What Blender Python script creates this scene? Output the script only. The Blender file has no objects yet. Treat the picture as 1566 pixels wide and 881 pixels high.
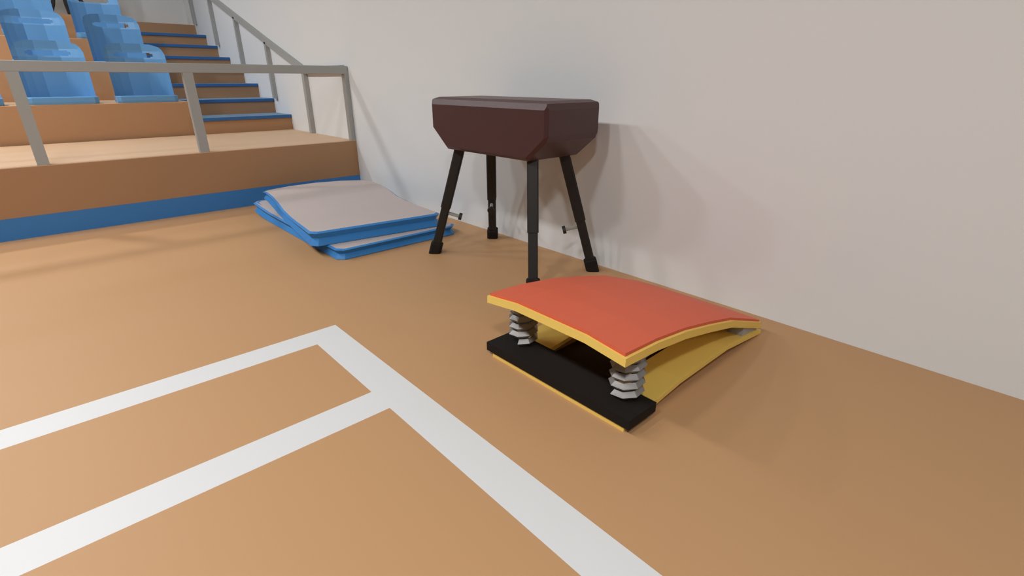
import bpy, bmesh, math
from mathutils import Vector, Matrix

sc = bpy.context.scene
col = bpy.data.collections.new('gym')
sc.collection.children.link(col)

# ------------------------------------------------------------------ materials
def srgb(r, g, b):
    f = lambda c: (c/255/12.92) if c/255 <= .04045 else ((c/255+.055)/1.055)**2.4
    return (f(r), f(g), f(b), 1)

def mat(name, rgb, rough=.6, metal=0, spec=.3, var=0.0, scale=3.0, stretch=(1, 1, 1), sheen=0.0, tint=(1, 1, 1, 1)):
    m = bpy.data.materials.new(name); m.use_nodes = True
    nt = m.node_tree; b = nt.nodes['Principled BSDF']
    b.inputs['Roughness'].default_value = rough
    b.inputs['Metallic'].default_value = metal
    b.inputs['Specular IOR Level'].default_value = spec
    c = srgb(*rgb)
    b.inputs['Sheen Weight'].default_value = sheen
    b.inputs['Sheen Roughness'].default_value = .4
    b.inputs['Sheen Tint'].default_value = tint
    tc = nt.nodes.new('ShaderNodeTexCoord'); mp = nt.nodes.new('ShaderNodeMapping')
    mp.inputs['Scale'].default_value = stretch
    nz = nt.nodes.new('ShaderNodeTexNoise'); nz.inputs['Scale'].default_value = scale
    nz.inputs['Detail'].default_value = 2
    mx = nt.nodes.new('ShaderNodeMix'); mx.data_type = 'RGBA'
    mx.inputs[6].default_value = tuple(x*(1-var) for x in c[:3])+(1,)
    mx.inputs[7].default_value = tuple(min(1, x*(1+var)) for x in c[:3])+(1,)
    nt.links.new(tc.outputs['Object'], mp.inputs['Vector'])
    nt.links.new(mp.outputs['Vector'], nz.inputs['Vector'])
    nt.links.new(nz.outputs['Fac'], mx.inputs[0])
    nt.links.new(mx.outputs[2], b.inputs['Base Color'])
    return m

M = dict(
    floor=mat('floor_wood', (194, 151, 108), .55, var=.02, scale=.6),
    line=mat('white_line_paint', (224, 225, 225), .5, var=.01),
    wall=mat('wall_plaster', (232, 235, 236), .8, spec=.1, var=.01, scale=.5),
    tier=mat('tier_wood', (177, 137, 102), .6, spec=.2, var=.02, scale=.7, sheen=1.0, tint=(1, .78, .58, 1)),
    lit_top=mat('tier_wood_lit_top', (222, 184, 146), .6, spec=.25, var=.02, scale=.7, sheen=.6, tint=(1, .85, .7, 1)),  # grazing light on the tier tops, painted in as a paler wood tone
    blue=mat('blue_paint', (66, 132, 200), .5, var=.02),
    tread=mat('blue_step_board', (51, 106, 166), .5, var=.02, sheen=.8, tint=(.6, .85, 1, 1)),
    steel=mat('grey_rail_metal', (170, 171, 168), .55, metal=0, spec=.3, var=.02),
    seat=mat('blue_seat_plastic', (98, 152, 201), .45, spec=.3, var=.01, sheen=.12),
    mat_blue=mat('blue_mat_vinyl', (62, 138, 208), .5, var=.01),
    mat_grey=mat('grey_mat_cover', (197, 185, 182), .7, spec=.15, var=.02, scale=2),
    leather=mat('maroon_leather', (71, 42, 43), .42, spec=.5, var=.04, scale=2, sheen=.12, tint=(1, .75, .7, 1)),
    leg=mat('black_steel', (39, 36, 34), .5, spec=.35, var=.02),
    rubber=mat('black_rubber', (34, 31, 29), .75, spec=.2, var=.02),
    pin=mat('silver_pin', (177, 180, 175), .4, metal=.2, spec=.5),
    yellow=mat('yellow_board', (250, 217, 114), .5, spec=.3, var=.01),
    red=mat('red_mat', (225, 107, 78), .6, spec=.3, var=.01),
    black=mat('black_pad', (33, 30, 29), .7, spec=.15, var=.01),
    shade_brown=mat('cutout_shade_brown', (52, 40, 34), .8, spec=.1, var=.02),  # shade beneath the springboard, painted as a dark brown
    spring=mat('spring_steel', (143, 141, 139), .4, metal=.3, spec=.5),
    block=mat('grey_spacer', (172, 174, 180), .5),
    green=mat('dark_green_board', (40, 66, 60), .6),
)

# ------------------------------------------------------------------ helpers
def new_obj(name, me, parent=None):
    o = bpy.data.objects.new(name, me); col.objects.link(o)
    if parent: o.parent = parent
    return o

def link(name, bm, m, parent=None, normals=True):
    if normals: bmesh.ops.recalc_face_normals(bm, faces=bm.faces)
    me = bpy.data.meshes.new(name); bm.to_mesh(me); bm.free()
    for x in (m if isinstance(m, (list, tuple)) else [m]): me.materials.append(M[x])
    return new_obj(name, me, parent)

def thing(name, label, cat, loc=(0, 0, 0), rz=0, group=None):
    o = bpy.data.objects.new(name, None); col.objects.link(o)
    o.empty_display_size = .2
    o.location = loc; o.rotation_euler = (0, 0, rz)
    o['label'] = label; o['category'] = cat
    if group: o['group'] = group
    return o

def box(bm, a, b, bevel=0):
    vs = [bm.verts.new((x, y, z)) for x in (a[0], b[0]) for y in (a[1], b[1]) for z in (a[2], b[2])]
    fs = [bm.faces.new([vs[i] for i in f]) for f in ((0, 1, 3, 2), (4, 6, 7, 5), (0, 4, 5, 1), (2, 3, 7, 6), (0, 2, 6, 4), (1, 5, 7, 3))]
    if bevel:
        es = {e for f in fs for e in f.edges}
        bmesh.ops.bevel(bm, geom=list(es), offset=bevel, segments=1, affect='EDGES')
    return fs

def boxobj(name, a, b, m, parent=None, bevel=0):
    bm = bmesh.new(); box(bm, a, b, bevel)
    return link(name, bm, m, parent)

def loft(bm, rings, cap=True):
    R = [[bm.verts.new(p) for p in r] for r in rings]
    n = len(R[0])
    for a, b in zip(R, R[1:]):
        for i in range(n):
            bm.faces.new((a[i], a[(i+1) % n], b[(i+1) % n], b[i]))
    if cap:
        bm.faces.new(R[0][::-1]); bm.faces.new(R[-1])
    return R

def frame_from(d, xref):
    d = Vector(d).normalized(); x = Vector(xref); x = (x - d*x.dot(d)).normalized()
    return x, d.cross(x), d

def ring(c, ax, ay, pts):
    return [Vector(c) + ax*p[0] + ay*p[1] for p in pts]

def chsq(w, c):      # square of half width w with corners cut by c
    return [(w, -w+c), (w, w-c), (w-c, w), (-w+c, w), (-w, w-c), (-w, -w+c), (-w+c, -w), (w-c, -w)]

def ngon(r, n, ph=0):
    return [(r*math.cos(ph+2*math.pi*i/n), r*math.sin(ph+2*math.pi*i/n)) for i in range(n)]

def struct(o):
    o['kind'] = 'structure'; return o

def copy_tree(o, parent=None):
    c = o.copy(); col.objects.link(c); c.parent = parent
    for ch in o.children: copy_tree(ch, c)
    return c

# ------------------------------------------------------------------ the room
WX = 3.36           # right wall
FY = 6.996          # front of the grandstand
BY = 15.17          # back wall
# floor with the painted court lines as faces of the same mesh
bm = bmesh.new()
xs = [-9.0, .952, 1.149, WX]
ys = [-5.0, 1.948, 2.134, 2.824, 3.005, FY+.02]
V = {(i, j): bm.verts.new((x, y, 0)) for i, x in enumerate(xs) for j, y in enumerate(ys)}
for i in range(3):
    for j in range(5):
        f = bm.faces.new((V[i, j], V[i+1, j], V[i+1, j+1], V[i, j+1]))
        white = (i == 1 and j < 4) or (i == 0 and j in (1, 3))
        f.material_index = 1 if white else 0
E0 = [bm.verts.new((x, y, -.1)) for x, y in ((-9, -5), (WX, -5), (WX, FY+.02), (-9, FY+.02))]
bm.faces.new(E0[::-1])
bm.faces.new([V[0, 0], E0[0], E0[1], V[3, 0], V[2, 0], V[1, 0]])
bm.faces.new([V[3, 5], E0[2], E0[3], V[0, 5], V[1, 5], V[2, 5]])
bm.faces.new([E0[1], E0[2]] + [V[3, j] for j in range(5, -1, -1)])
bm.faces.new([E0[3], E0[0]] + [V[0, j] for j in range(0, 6)])
struct(link('floor', bm, ('floor', 'line')))
struct(boxobj('wall_right', (WX, -5, -.1), (WX+.15, BY, 6.5), 'wall'))
struct(boxobj('wall_back', (-9, BY, 0), (WX+.15, BY+.15, 6.5), 'wall'))

# ------------------------------------------------------------------ grandstand
RISE, DEP, AX = .488, 1.47, 1.86
def tz(k): return .702 + RISE*(k-1)      # top of tier k
def ty(k): return FY if k == 1 else 9.395 + DEP*(k-2)
g = thing('grandstand', 'tiered wooden grandstand with blue kickboard carrying the blue seats', 'grandstand', (0, FY, 0))
def gbox(name, a, b, m, p=g, bevel=0):
    return boxobj(name, (a[0], a[1]-FY, a[2]), (b[0], b[1]-FY, b[2]), m, p, bevel)
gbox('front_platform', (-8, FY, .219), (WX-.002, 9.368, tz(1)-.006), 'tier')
gbox('lit_top', (-8, FY, tz(1)-.006), (WX-.002, 9.368, tz(1)), 'lit_top')  # thin added layer that holds the painted brightness of the tier top
gbox('kickboard', (-8, FY+.001, 0.0), (WX-.002, FY+.3, .219), 'blue')
for k in range(2, 5):
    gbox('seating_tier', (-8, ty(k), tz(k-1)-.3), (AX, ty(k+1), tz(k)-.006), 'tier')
    gbox('lit_top', (-8, ty(k), tz(k)-.006), (AX, ty(k+1)-.001, tz(k)), 'lit_top')
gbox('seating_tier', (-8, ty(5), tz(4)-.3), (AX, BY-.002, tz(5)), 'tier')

st = thing('staircase', 'wooden aisle stairs with blue step boards climbing beside the right wall', 'stairs', (AX, 9.35, .702))
for n in range(1, 9):
    y0 = 9.37 + .735*(n-1); y1 = y0+.735 if n < 8 else BY-.002
    z1 = .702 + .244*n
    L = lambda p: (p[0]-AX, p[1]-9.35, p[2]-.702)
    if n < 8:
        s = boxobj('step', L((AX+.002, y0, .702 if n == 1 else z1-.244-.05)), L((WX-.002, y1+.03, z1-.05)), 'tier', st)
        boxobj('blue_step_board', L((AX+.002, y0-.028, z1-.05)), L((WX-.002, y1-.001, z1)), 'tread', s, .004)
    else:
        s = boxobj('landing', L((AX+.002, y0, z1-.3)), L((WX-.002, y1, z1)), 'tier', st)

# ------------------------------------------------------------------ railings
r = thing('guard_railing', 'grey square-tube guard railing along the front edge of the grandstand', 'railing', (0, 7.0, .702))
RL = lambda p: (p[0], p[1]-7.0, p[2]-.702)
boxobj('top_rail', RL((-3.6, 7.0, 1.571)), RL((WX-.003, 7.1, 1.669)), 'steel', r, .004)
for x in (-2.93, -1.47, -.012, 1.446):
    boxobj('post', RL((x-.049, 7.002, .703)), RL((x+.049, 7.098, 1.572)), 'steel', r)
boxobj('post', RL((WX-.058, 7.002, .703)), RL((WX-.003, 7.098, 1.572)), 'steel', r)

h = thing('stair_handrail', 'grey handrail on posts sloping up the stairs along the right wall', 'handrail', (3.33, 8.4, .702))
HX0, HX1 = WX-.066, WX-.003
hy = [8.40 + 1.47*i for i in range(5)]
hz = [.702] + [.702 + .488*(i) for i in range(1, 5)]
for i in range(5):
    y0, y1 = hy[i], hy[i]+.085
    top = hz[i]+.872
    boxobj('post', (HX0-3.33, y0-8.4, hz[i]-.702+.001), (HX1-3.33, y1-8.4, top-.702+.03), 'steel', h)
bm = bmesh.new()
path = [(7.10, 1.630), (hy[0]+.02, 1.630)] + [(hy[i]+.03, hz[i]+.918) for i in range(1, 5)]
rings = []
for y, z in path:
    rings.append([(HX0-3.33, y-8.4, z-.049-.702), (HX1-3.33, y-8.4, z-.049-.702), (HX1-3.33, y-8.4, z+.052-.702), (HX0-3.33, y-8.4, z+.052-.702)])
loft(bm, rings)
link('handrail_bar', bm, 'steel', h)

# ------------------------------------------------------------------ seats
def make_seat(label):
    t = thing('stadium_seat', label, 'seat', (0, 0, 0), 0, 'blue seats on the grandstand tiers')
    # pan, origin at the middle of its front edge, on the tier
    bm = bmesh.new()
    w, d, hh, c = .376, .45, .093, .05
    out = [(-w+c, 0), (w-c, 0), (w, c*.8), (w-.015, d), (-w+.015, d), (-w, c*.8)]
    loft(bm, [[(x*.985, y+.01, .0015) for x, y in out], [(x, y, .03) for x, y in out], [(x, y, hh-.008) for x, y in out], [(x*.985, y+.008, hh) for x, y in out]])
    link('seat_pan', bm, 'seat', t)
    # curved back with a hand slot
    X = [-.366, -.345, -.315, -.235, -.205, -.12, .12, .205, .235, .315, .345, .366]
    off = lambda x: -.0 - .52*max(0, abs(x)-.12) - .55*max(0, abs(x)-.29)
    topz = {.366: .655, .345: .72, .315: .755, .235: .785, .205: .79, .12: .797}
    Z = [.088, .35, .59, .610, .624, .662, .676, .697]
    def lean(z): return .0 if z < .59 else min(1, (z-.59)/.107)*.035
    slot = lambda i, j: (4 <= i <= 6 and 3 <= j < 6) or (i in (3, 7) and j == 4)
    bm = bmesh.new()
    def P(i, j, back):
        x = X[i]; top = topz[round(abs(x), 3)]
        z = Z[j] if j < len(Z) else top
        if z > top: z = top - .002*(len(Z)-j)
        z += 0
        inner = 1 - (.03/abs(x) if back else 0)
        return (x*inner if abs(x) > .3 else x, d-.075+off(x)+lean(z)+(.035 if back else 0), z)
    nr = len(Z)+1
    G = [[[bm.verts.new(P(i, j, b)) for j in range(nr)] for i in range(len(X))] for b in (0, 1)]
    cells = {(i, j) for i in range(len(X)-1) for j in range(nr-1) if not slot(i, j)}
    for (i, j) in cells:
        for b in (0, 1):
            q = [G[b][i][j], G[b][i+1][j], G[b][i+1][j+1], G[b][i][j+1]]
            bm.faces.new(q if b == 0 else q[::-1])
        for (di, dj, p, q_) in ((-1, 0, (i, j), (i, j+1)), (1, 0, (i+1, j), (i+1, j+1)), (0, -1, (i, j), (i+1, j)), (0, 1, (i, j+1), (i+1, j+1))):
            if (i+di, j+dj) not in cells:
                bm.faces.new((G[0][p[0]][p[1]], G[0][q_[0]][q_[1]], G[1][q_[0]][q_[1]], G[1][p[0]][p[1]]))
    bmesh.ops.remove_doubles(bm, verts=bm.verts, dist=1e-5)
    link('backrest', bm, 'seat', t)
    return t

rows = {2: 'lowest', 3: 'second', 4: 'third'}
xsn = {1.366: 'beside the stairs', .412: 'one place in from the stairs'}
first = None
for k in (2, 3, 4):
    for x, where in xsn.items():
        lab = 'blue plastic seat with slotted back, %s seat row up, %s' % (rows[k], where)
        if first is None:
            first = make_seat(lab); s = first
        else:
            s = copy_tree(first)
        s['label'] = lab
        s.location = (x, ty(k)-.015, tz(k))
s = copy_tree(first); s['label'] = 'blue plastic seat cut off by the left picture edge, lowest seat row'
s.location = (-.562, ty(2)-.015, tz(2))

# ------------------------------------------------------------------ easel on the landing
e = thing('easel', 'black three-legged easel with dark green board on the landing behind the seats', 'easel', (1.125, 14.4, tz(5)))
for a, b, w0, w1 in (((-.262, 0, .004), (0, .0, .98), .008, .036), ((0, .0, 0), (0, .02, .98), .018, .036), ((.365, 0, 0), (0, .0, .98), .015, .034)):
    bm = bmesh.new(); a = Vector(a); b = Vector(b)
    ax, ay, d = frame_from(b-a, (1, 0, 0))
    loft(bm, [ring(a+Vector((0, 0, .01)), ax, ay, ngon(w0, 6)), ring(a.lerp(b, .22), ax, ay, ngon((w0+w1*2)/3+.006, 6)), ring(b, ax, ay, ngon(w1, 6))])
    link('leg', bm, 'leg', e)
boxobj('board', (-.70, -.08, .385), (.72, -.045, .86), 'green', e, .01)
boxobj('crossbar', (-.30, -.045, .80), (.30, -.02, .84), 'leg', e)

# ------------------------------------------------------------------ gym mats
def make_mat(name, label, loc, rz, hx, hy, th, bot, top):
    """bot(v), top(v): heights along the length, v in 0..1 from the near end"""
    t = thing(name, label, 'gym mat', loc, rz, 'stacked gym mats')
    c = .055
    nx, ny = 4, 8
    gx = [-hx, -hx+c] + [-hx+2*hx*i/nx for i in range(1, nx)] + [hx-c, hx]
    gy = [-hy, -hy+c] + [-hy+2*hy*i/ny for i in range(1, ny)] + [hy-c, hy]
    X, Y = len(gx), len(gy)
    per = [(i, 0) for i in range(1, X-1)] + [(X-1, j) for j in range(1, Y-1)] + [(i, Y-1) for i in range(X-2, 0, -1)] + [(0, j) for j in range(Y-2, 0, -1)]
    def pos(i, j, inset, f):
        x, y = gx[i], gy[j]
        v = (y+hy)/(2*hy); u = (x+hx)/(2*hx)
        sx = (hx-inset)/hx; sy = (hy-inset)/hy
        zb, zt = bot(u, v), top(u, v)
        return (x*sx, y*sy, zb+(zt-zb)*f)
    bm = bmesh.new()
    layers = [(.05, 0.0), (0.0, .02), (.028, .50), (0.0, .90), (.022, 1.0), (.05, .985)]
    L = [[bm.verts.new(pos(i, j, a, f)) for (i, j) in per] for a, f in layers]
    n = len(per)
    for a, b in zip(L, L[1:]):
        for k in range(n): bm.faces.new((a[k], a[(k+1) % n], b[(k+1) % n], b[k]))
    def grid(bm, inset, f):
        G = {(i, j): bm.verts.new(pos(i, j, inset, f)) for i in range(X) for j in range(Y) if not (i in (0, X-1) and j in (0, Y-1))}
        for i in range(X-1):
            for j in range(Y-1):
                q = [G.get(p) for p in ((i, j), (i+1, j), (i+1, j+1), (i, j+1))]
                q = [v for v in q if v is not None]
                bm.faces.new(q)
    grid(bm, .05, 0.0)
    bmesh.ops.remove_doubles(bm, verts=bm.verts, dist=1e-5)
    link('blue_border', bm, 'mat_blue', t)
    bm = bmesh.new(); grid(bm, .022, 1.001)
    link('top_cover', bm, 'mat_grey', t)
    return t

def interp(pts):
    def f(v):
        for (a, za), (b, zb) in zip(pts, pts[1:]):
            if v <= b: return za+(zb-za)*(v-a)/(b-a)
        return pts[-1][1]
    return f
lb = interp([(0, .003), (.3, .003), (.8, .003), (.9, .012), (1, .045)])
lt = interp([(0, .097), (.1, .100), (.5, .108), (.8, .112), (1, .148)])
make_mat('gym_mat', 'lower grey-topped blue gym mat, lying on the floor under the other mat', (2.375, 5.37, 0), 0, .655, 1.18, .1,
         lambda u, v: lb(v), lambda u, v: lt(v))
ut = interp([(0, .232), (.125, .222), (.25, .210), (.375, .205), (.5, .212), (.625, .25), (.75, .268), (.875, .262), (1, .235)])
ub = interp([(0, .101), (.125, .104), (.25, .107), (.375, .109), (.5, .113), (.625, .125), (.75, .143), (.875, .160), (1, .150)])
bow = lambda u, v: .035*max(0, (v-.7)/.3)*(1-(2*u-1)**2)
make_mat('gym_mat', 'upper grey-topped blue gym mat, lying askew on top of the other mat', (2.386, 5.455, 0), math.radians(-7.6), .655, 1.125, .11,
         lambda u, v: ub(v)+bow(u, v)*.6, lambda u, v: ut(v)+bow(u, v))

# ------------------------------------------------------------------ vaulting horse
HC = Vector((2.86, 3.178, 0))
vh = thing('vaulting_horse', 'maroon leather vaulting buck on four splayed black legs by the wall', 'vaulting horse', HC, math.radians(.4))
hx, hyy, zt, zc, zb, ch = .290, .687, 1.366, 1.112, .952, .197
bm = bmesh.new()
prof = [(-hyy, zt), (-hyy, zc), (-hyy+ch, zb), (hyy-ch, zb), (hyy, zc), (hyy, zt)]
loft(bm, [[(-hx, y, z) for y, z in prof], [(hx, y, z) for y, z in prof]])
bmesh.ops.recalc_face_normals(bm, faces=bm.faces)
te = [e_ for e_ in bm.edges if all(abs(v.co.z-zt) < 1e-4 for v in e_.verts)]
oth = [e_ for e_ in bm.edges if e_ not in te]
bmesh.ops.bevel(bm, geom=te, offset=.058, segments=2, affect='EDGES', profile=.5)
rest = [e_ for e_ in bm.edges if len(e_.link_faces) == 2 and e_.calc_face_angle() > math.radians(44) and min(v.co.z for v in e_.verts) < zt-.1]
bmesh.ops.bevel(bm, geom=rest, offset=.024, segments=1, affect='EDGES')
link('padded_body', bm, 'leather', vh)
la, lc, lA, lB = .169, .438, .356, .652
for sx, sy in ((-1, 1), (1, 1), (-1, -1), (1, -1)):
    T = Vector((sx*la, sy*lc, zb+.03)); B = Vector((sx*lA, sy*lB, 0))
    d = (T-B).normalized()
    outd = Vector((sx, sy, 0)).normalized()
    ax, ay, dd = frame_from(d, outd)
    bm = bmesh.new()
    lo = B+d*.06; mid = B+d*.45
    loft(bm, [ring(lo, ax, ay, chsq(.037, .010)), ring(mid, ax, ay, chsq(.037, .010))])
    loft(bm, [ring(mid, ax, ay, chsq(.043, .011)), ring(T, ax, ay, chsq(.043, .011))])
    leg = link('leg', bm, 'leg', vh)
    bm = bmesh.new()
    rr = ring(B+d*.105, ax, ay, chsq(.047, .016))
    r2 = ring(B+d*.095, ax, ay, chsq(.053, .017))
    # flat sole on the floor
    r3 = []
    for p in ring(B+d*.05, ax, ay, chsq(.053, .017)):
        k = (p.z-.002)/d.z
        r3.append(p-d*k)
    loft(bm, [r3, r2, rr])
    link('rubber_foot', bm, 'rubber', leg)
    # adjusting pin pointing to the inside
    bm = bmesh.new()
    p0 = B+d*.405; inn = -ax
    bx, by, bd = frame_from(inn, d)
    loft(bm, [ring(p0+bd*.03, bx, by, ngon(.016, 6)), ring(p0+bd*.135, bx, by, ngon(.016, 6))])
    nf = len(bm.faces)
    loft(bm, [ring(p0+bd*.133, bx, by, ngon(.034, 8)), ring(p0+bd*.160, bx, by, ngon(.034, 8))])
    bm.faces.ensure_lookup_table()
    for f in bm.faces[nf:]: f.material_index = 1
    link('adjusting_pin', bm, ('pin', 'leg'), leg)

# ------------------------------------------------------------------ springboard
BC = Vector((1.62, 1.525, 0))
sb = thing('springboard', 'springboard with red top mat, yellow boards and two steel coil springs', 'springboard', BC)
yy = [-.463, -.235, .235, .463]
px_ = [0, .255, .51, .77, 1.03, 1.475]
pe = [.398, .385, .353, .300, .239, .083]
def zt_(i, j): return pe[i] + (.027 if j in (1, 2) else 0)*(1 if i < 5 else .2)
def slab(bm, xs_, ys_, zf, th):
    up = [[bm.verts.new((x, y, zf(i, j))) for j, y in enumerate(ys_)] for i, x in enumerate(xs_)]
    dn = [[bm.verts.new((x, y, zf(i, j)-th)) for j, y in enumerate(ys_)] for i, x in enumerate(xs_)]
    nx, ny = len(xs_), len(ys_)
    for i in range(nx-1):
        for j in range(ny-1):
            bm.faces.new((up[i][j], up[i+1][j], up[i+1][j+1], up[i][j+1]))
            bm.faces.new((dn[i][j+1], dn[i+1][j+1], dn[i+1][j], dn[i][j]))
    for i in range(nx-1):
        bm.faces.new((up[i][0], dn[i][0], dn[i+1][0], up[i+1][0]))
        bm.faces.new((up[i][-1], up[i+1][-1], dn[i+1][-1], dn[i][-1]))
    for j in range(ny-1):
        bm.faces.new((up[0][j], up[0][j+1], dn[0][j+1], dn[0][j]))
        bm.faces.new((up[-1][j], dn[-1][j], dn[-1][j+1], up[-1][j+1]))
bm = bmesh.new(); slab(bm, px_, yy, zt_, .042)
tb = link('top_board', bm, 'yellow', sb)
mxs = [.012]+px_[1:-1]+[1.462]; mys = [-.450, -.235, .235, .450]
bm = bmesh.new(); slab(bm, mxs, mys, lambda i, j: zt_(i, j)+.0175, .0172)
link('top_mat', bm, 'red', sb)
# bottom board with the opening in the middle
bxs = [.035, .28, .52, .73, 1.02, 1.485]
bzu = [.024, .052, .079, .081, .084, .028]
bm = bmesh.new()
gy4 = [-.465, -.238, .238, .465]
for j in (0, 2):
    slab(bm, bxs, gy4[j:j+2], lambda i, q: bzu[i], .0275 if False else .0265)
slab(bm, bxs[:2], gy4[1:3], lambda i, q: bzu[i], .0265)
slab(bm, bxs[4:], gy4[1:3], lambda i, q: bzu[i+4], .0265)
bmesh.ops.remove_doubles(bm, verts=bm.verts, dist=1e-4)
# drop the inner walls shared by two pieces
from collections import Counter
cnt = Counter(frozenset(v.index for v in f.verts) for f in bm.faces)
bm.verts.index_update()
seen = {}
for f in list(bm.faces):
    seen.setdefault(frozenset(v.index for v in f.verts), []).append(f)
for k_, fl_ in seen.items():
    if len(fl_) > 1:
        for f in fl_: bm.faces.remove(f)
link('bottom_board', bm, 'yellow', sb)
boxobj('black_base_pad', (.028, -.503+.008, .028), (.245, .503+.008, .080), 'black', sb)
boxobj('cutout_shade_sheet', (.27, -.245, .002), (1.03, .245, .012), 'shade_brown', sb)  # added sheet, darkens the floor in the opening like shade
# spacer block at the tip
bm = bmesh.new()
pr_ = [(1.245, .058), (1.455, .036), (1.455, .046), (1.245, .122)]
loft(bm, [[(x, -.445, z) for x, z in pr_], [(x, .445, z) for x, z in pr_]])
link('spacer_block', bm, 'block', sb)
# springs
def spring(yc, ph):
    bm = bmesh.new(); R_, w, pitch, n = .068, .0215, .0485, 8
    z0, z1 = .1015, .365
    turns = (z1-z0)/pitch; rings_ = []
    N = int(turns*n)
    for i in range(N+1):
        a = ph + 2*math.pi*i/n; z = z0+pitch*i/n
        c = Vector((R_*math.cos(a), R_*math.sin(a), z))
        rd = Vector((math.cos(a), math.sin(a), 0)); up = Vector((0, 0, 1))
        rings_.append([c+rd*w, c+up*w, c-rd*w, c-up*w])
    loft(bm, rings_)
    o = link('coil_spring', bm, 'spring', sb); o.location = (.195, yc, 0)
spring(-.352, math.radians(160))
spring(.375, math.radians(205))

# ------------------------------------------------------------------ light
w = bpy.data.worlds.new('gym_air'); sc.world = w; w.use_nodes = True
bg = w.node_tree.nodes['Background']
bg.inputs['Color'].default_value = (1.0, .97, .93, 1); bg.inputs['Strength'].default_value = .03
def lamp(x, y, z, e_, sx=1.0, sy=.5, c=(1, .99, .98)):
    l = bpy.data.lights.new('ceiling_lamp', 'AREA'); l.shape = 'RECTANGLE'; l.size = sx; l.size_y = sy
    l.energy = e_; l.color = c
    o = bpy.data.objects.new('ceiling_lamp', l); col.objects.link(o); o.location = (x, y, z)
for y, e_ in ((-4, 60), (-1.5, 140), (1.2, 92), (3.2, 66), (5.2, 58), (7.2, 108), (9.9, 150), (12.9, 40)):
    lamp(-1.75, y, 5.0, e_, .5, .45)
lamp(1.0, 12.0, 5.0, 30, .7, .6)

# ------------------------------------------------------------------ camera
cd = bpy.data.cameras.new('camera'); cam = bpy.data.objects.new('camera', cd); col.objects.link(cam)
cd.sensor_fit = 'HORIZONTAL'; cd.sensor_width = 36; cd.lens = 772.6*36/1566
cd.clip_start = .05
cam.location = (0, 0, 1.5)
cam.rotation_euler = (math.radians(90-22.42), 0, math.radians(-42.236))
sc.camera = cam
sc.view_settings.view_transform = 'Standard'; sc.view_settings.look = 'None'
sc.view_settings.gamma = 1; sc.view_settings.use_curve_mapping = False
sc.view_settings.exposure = 0
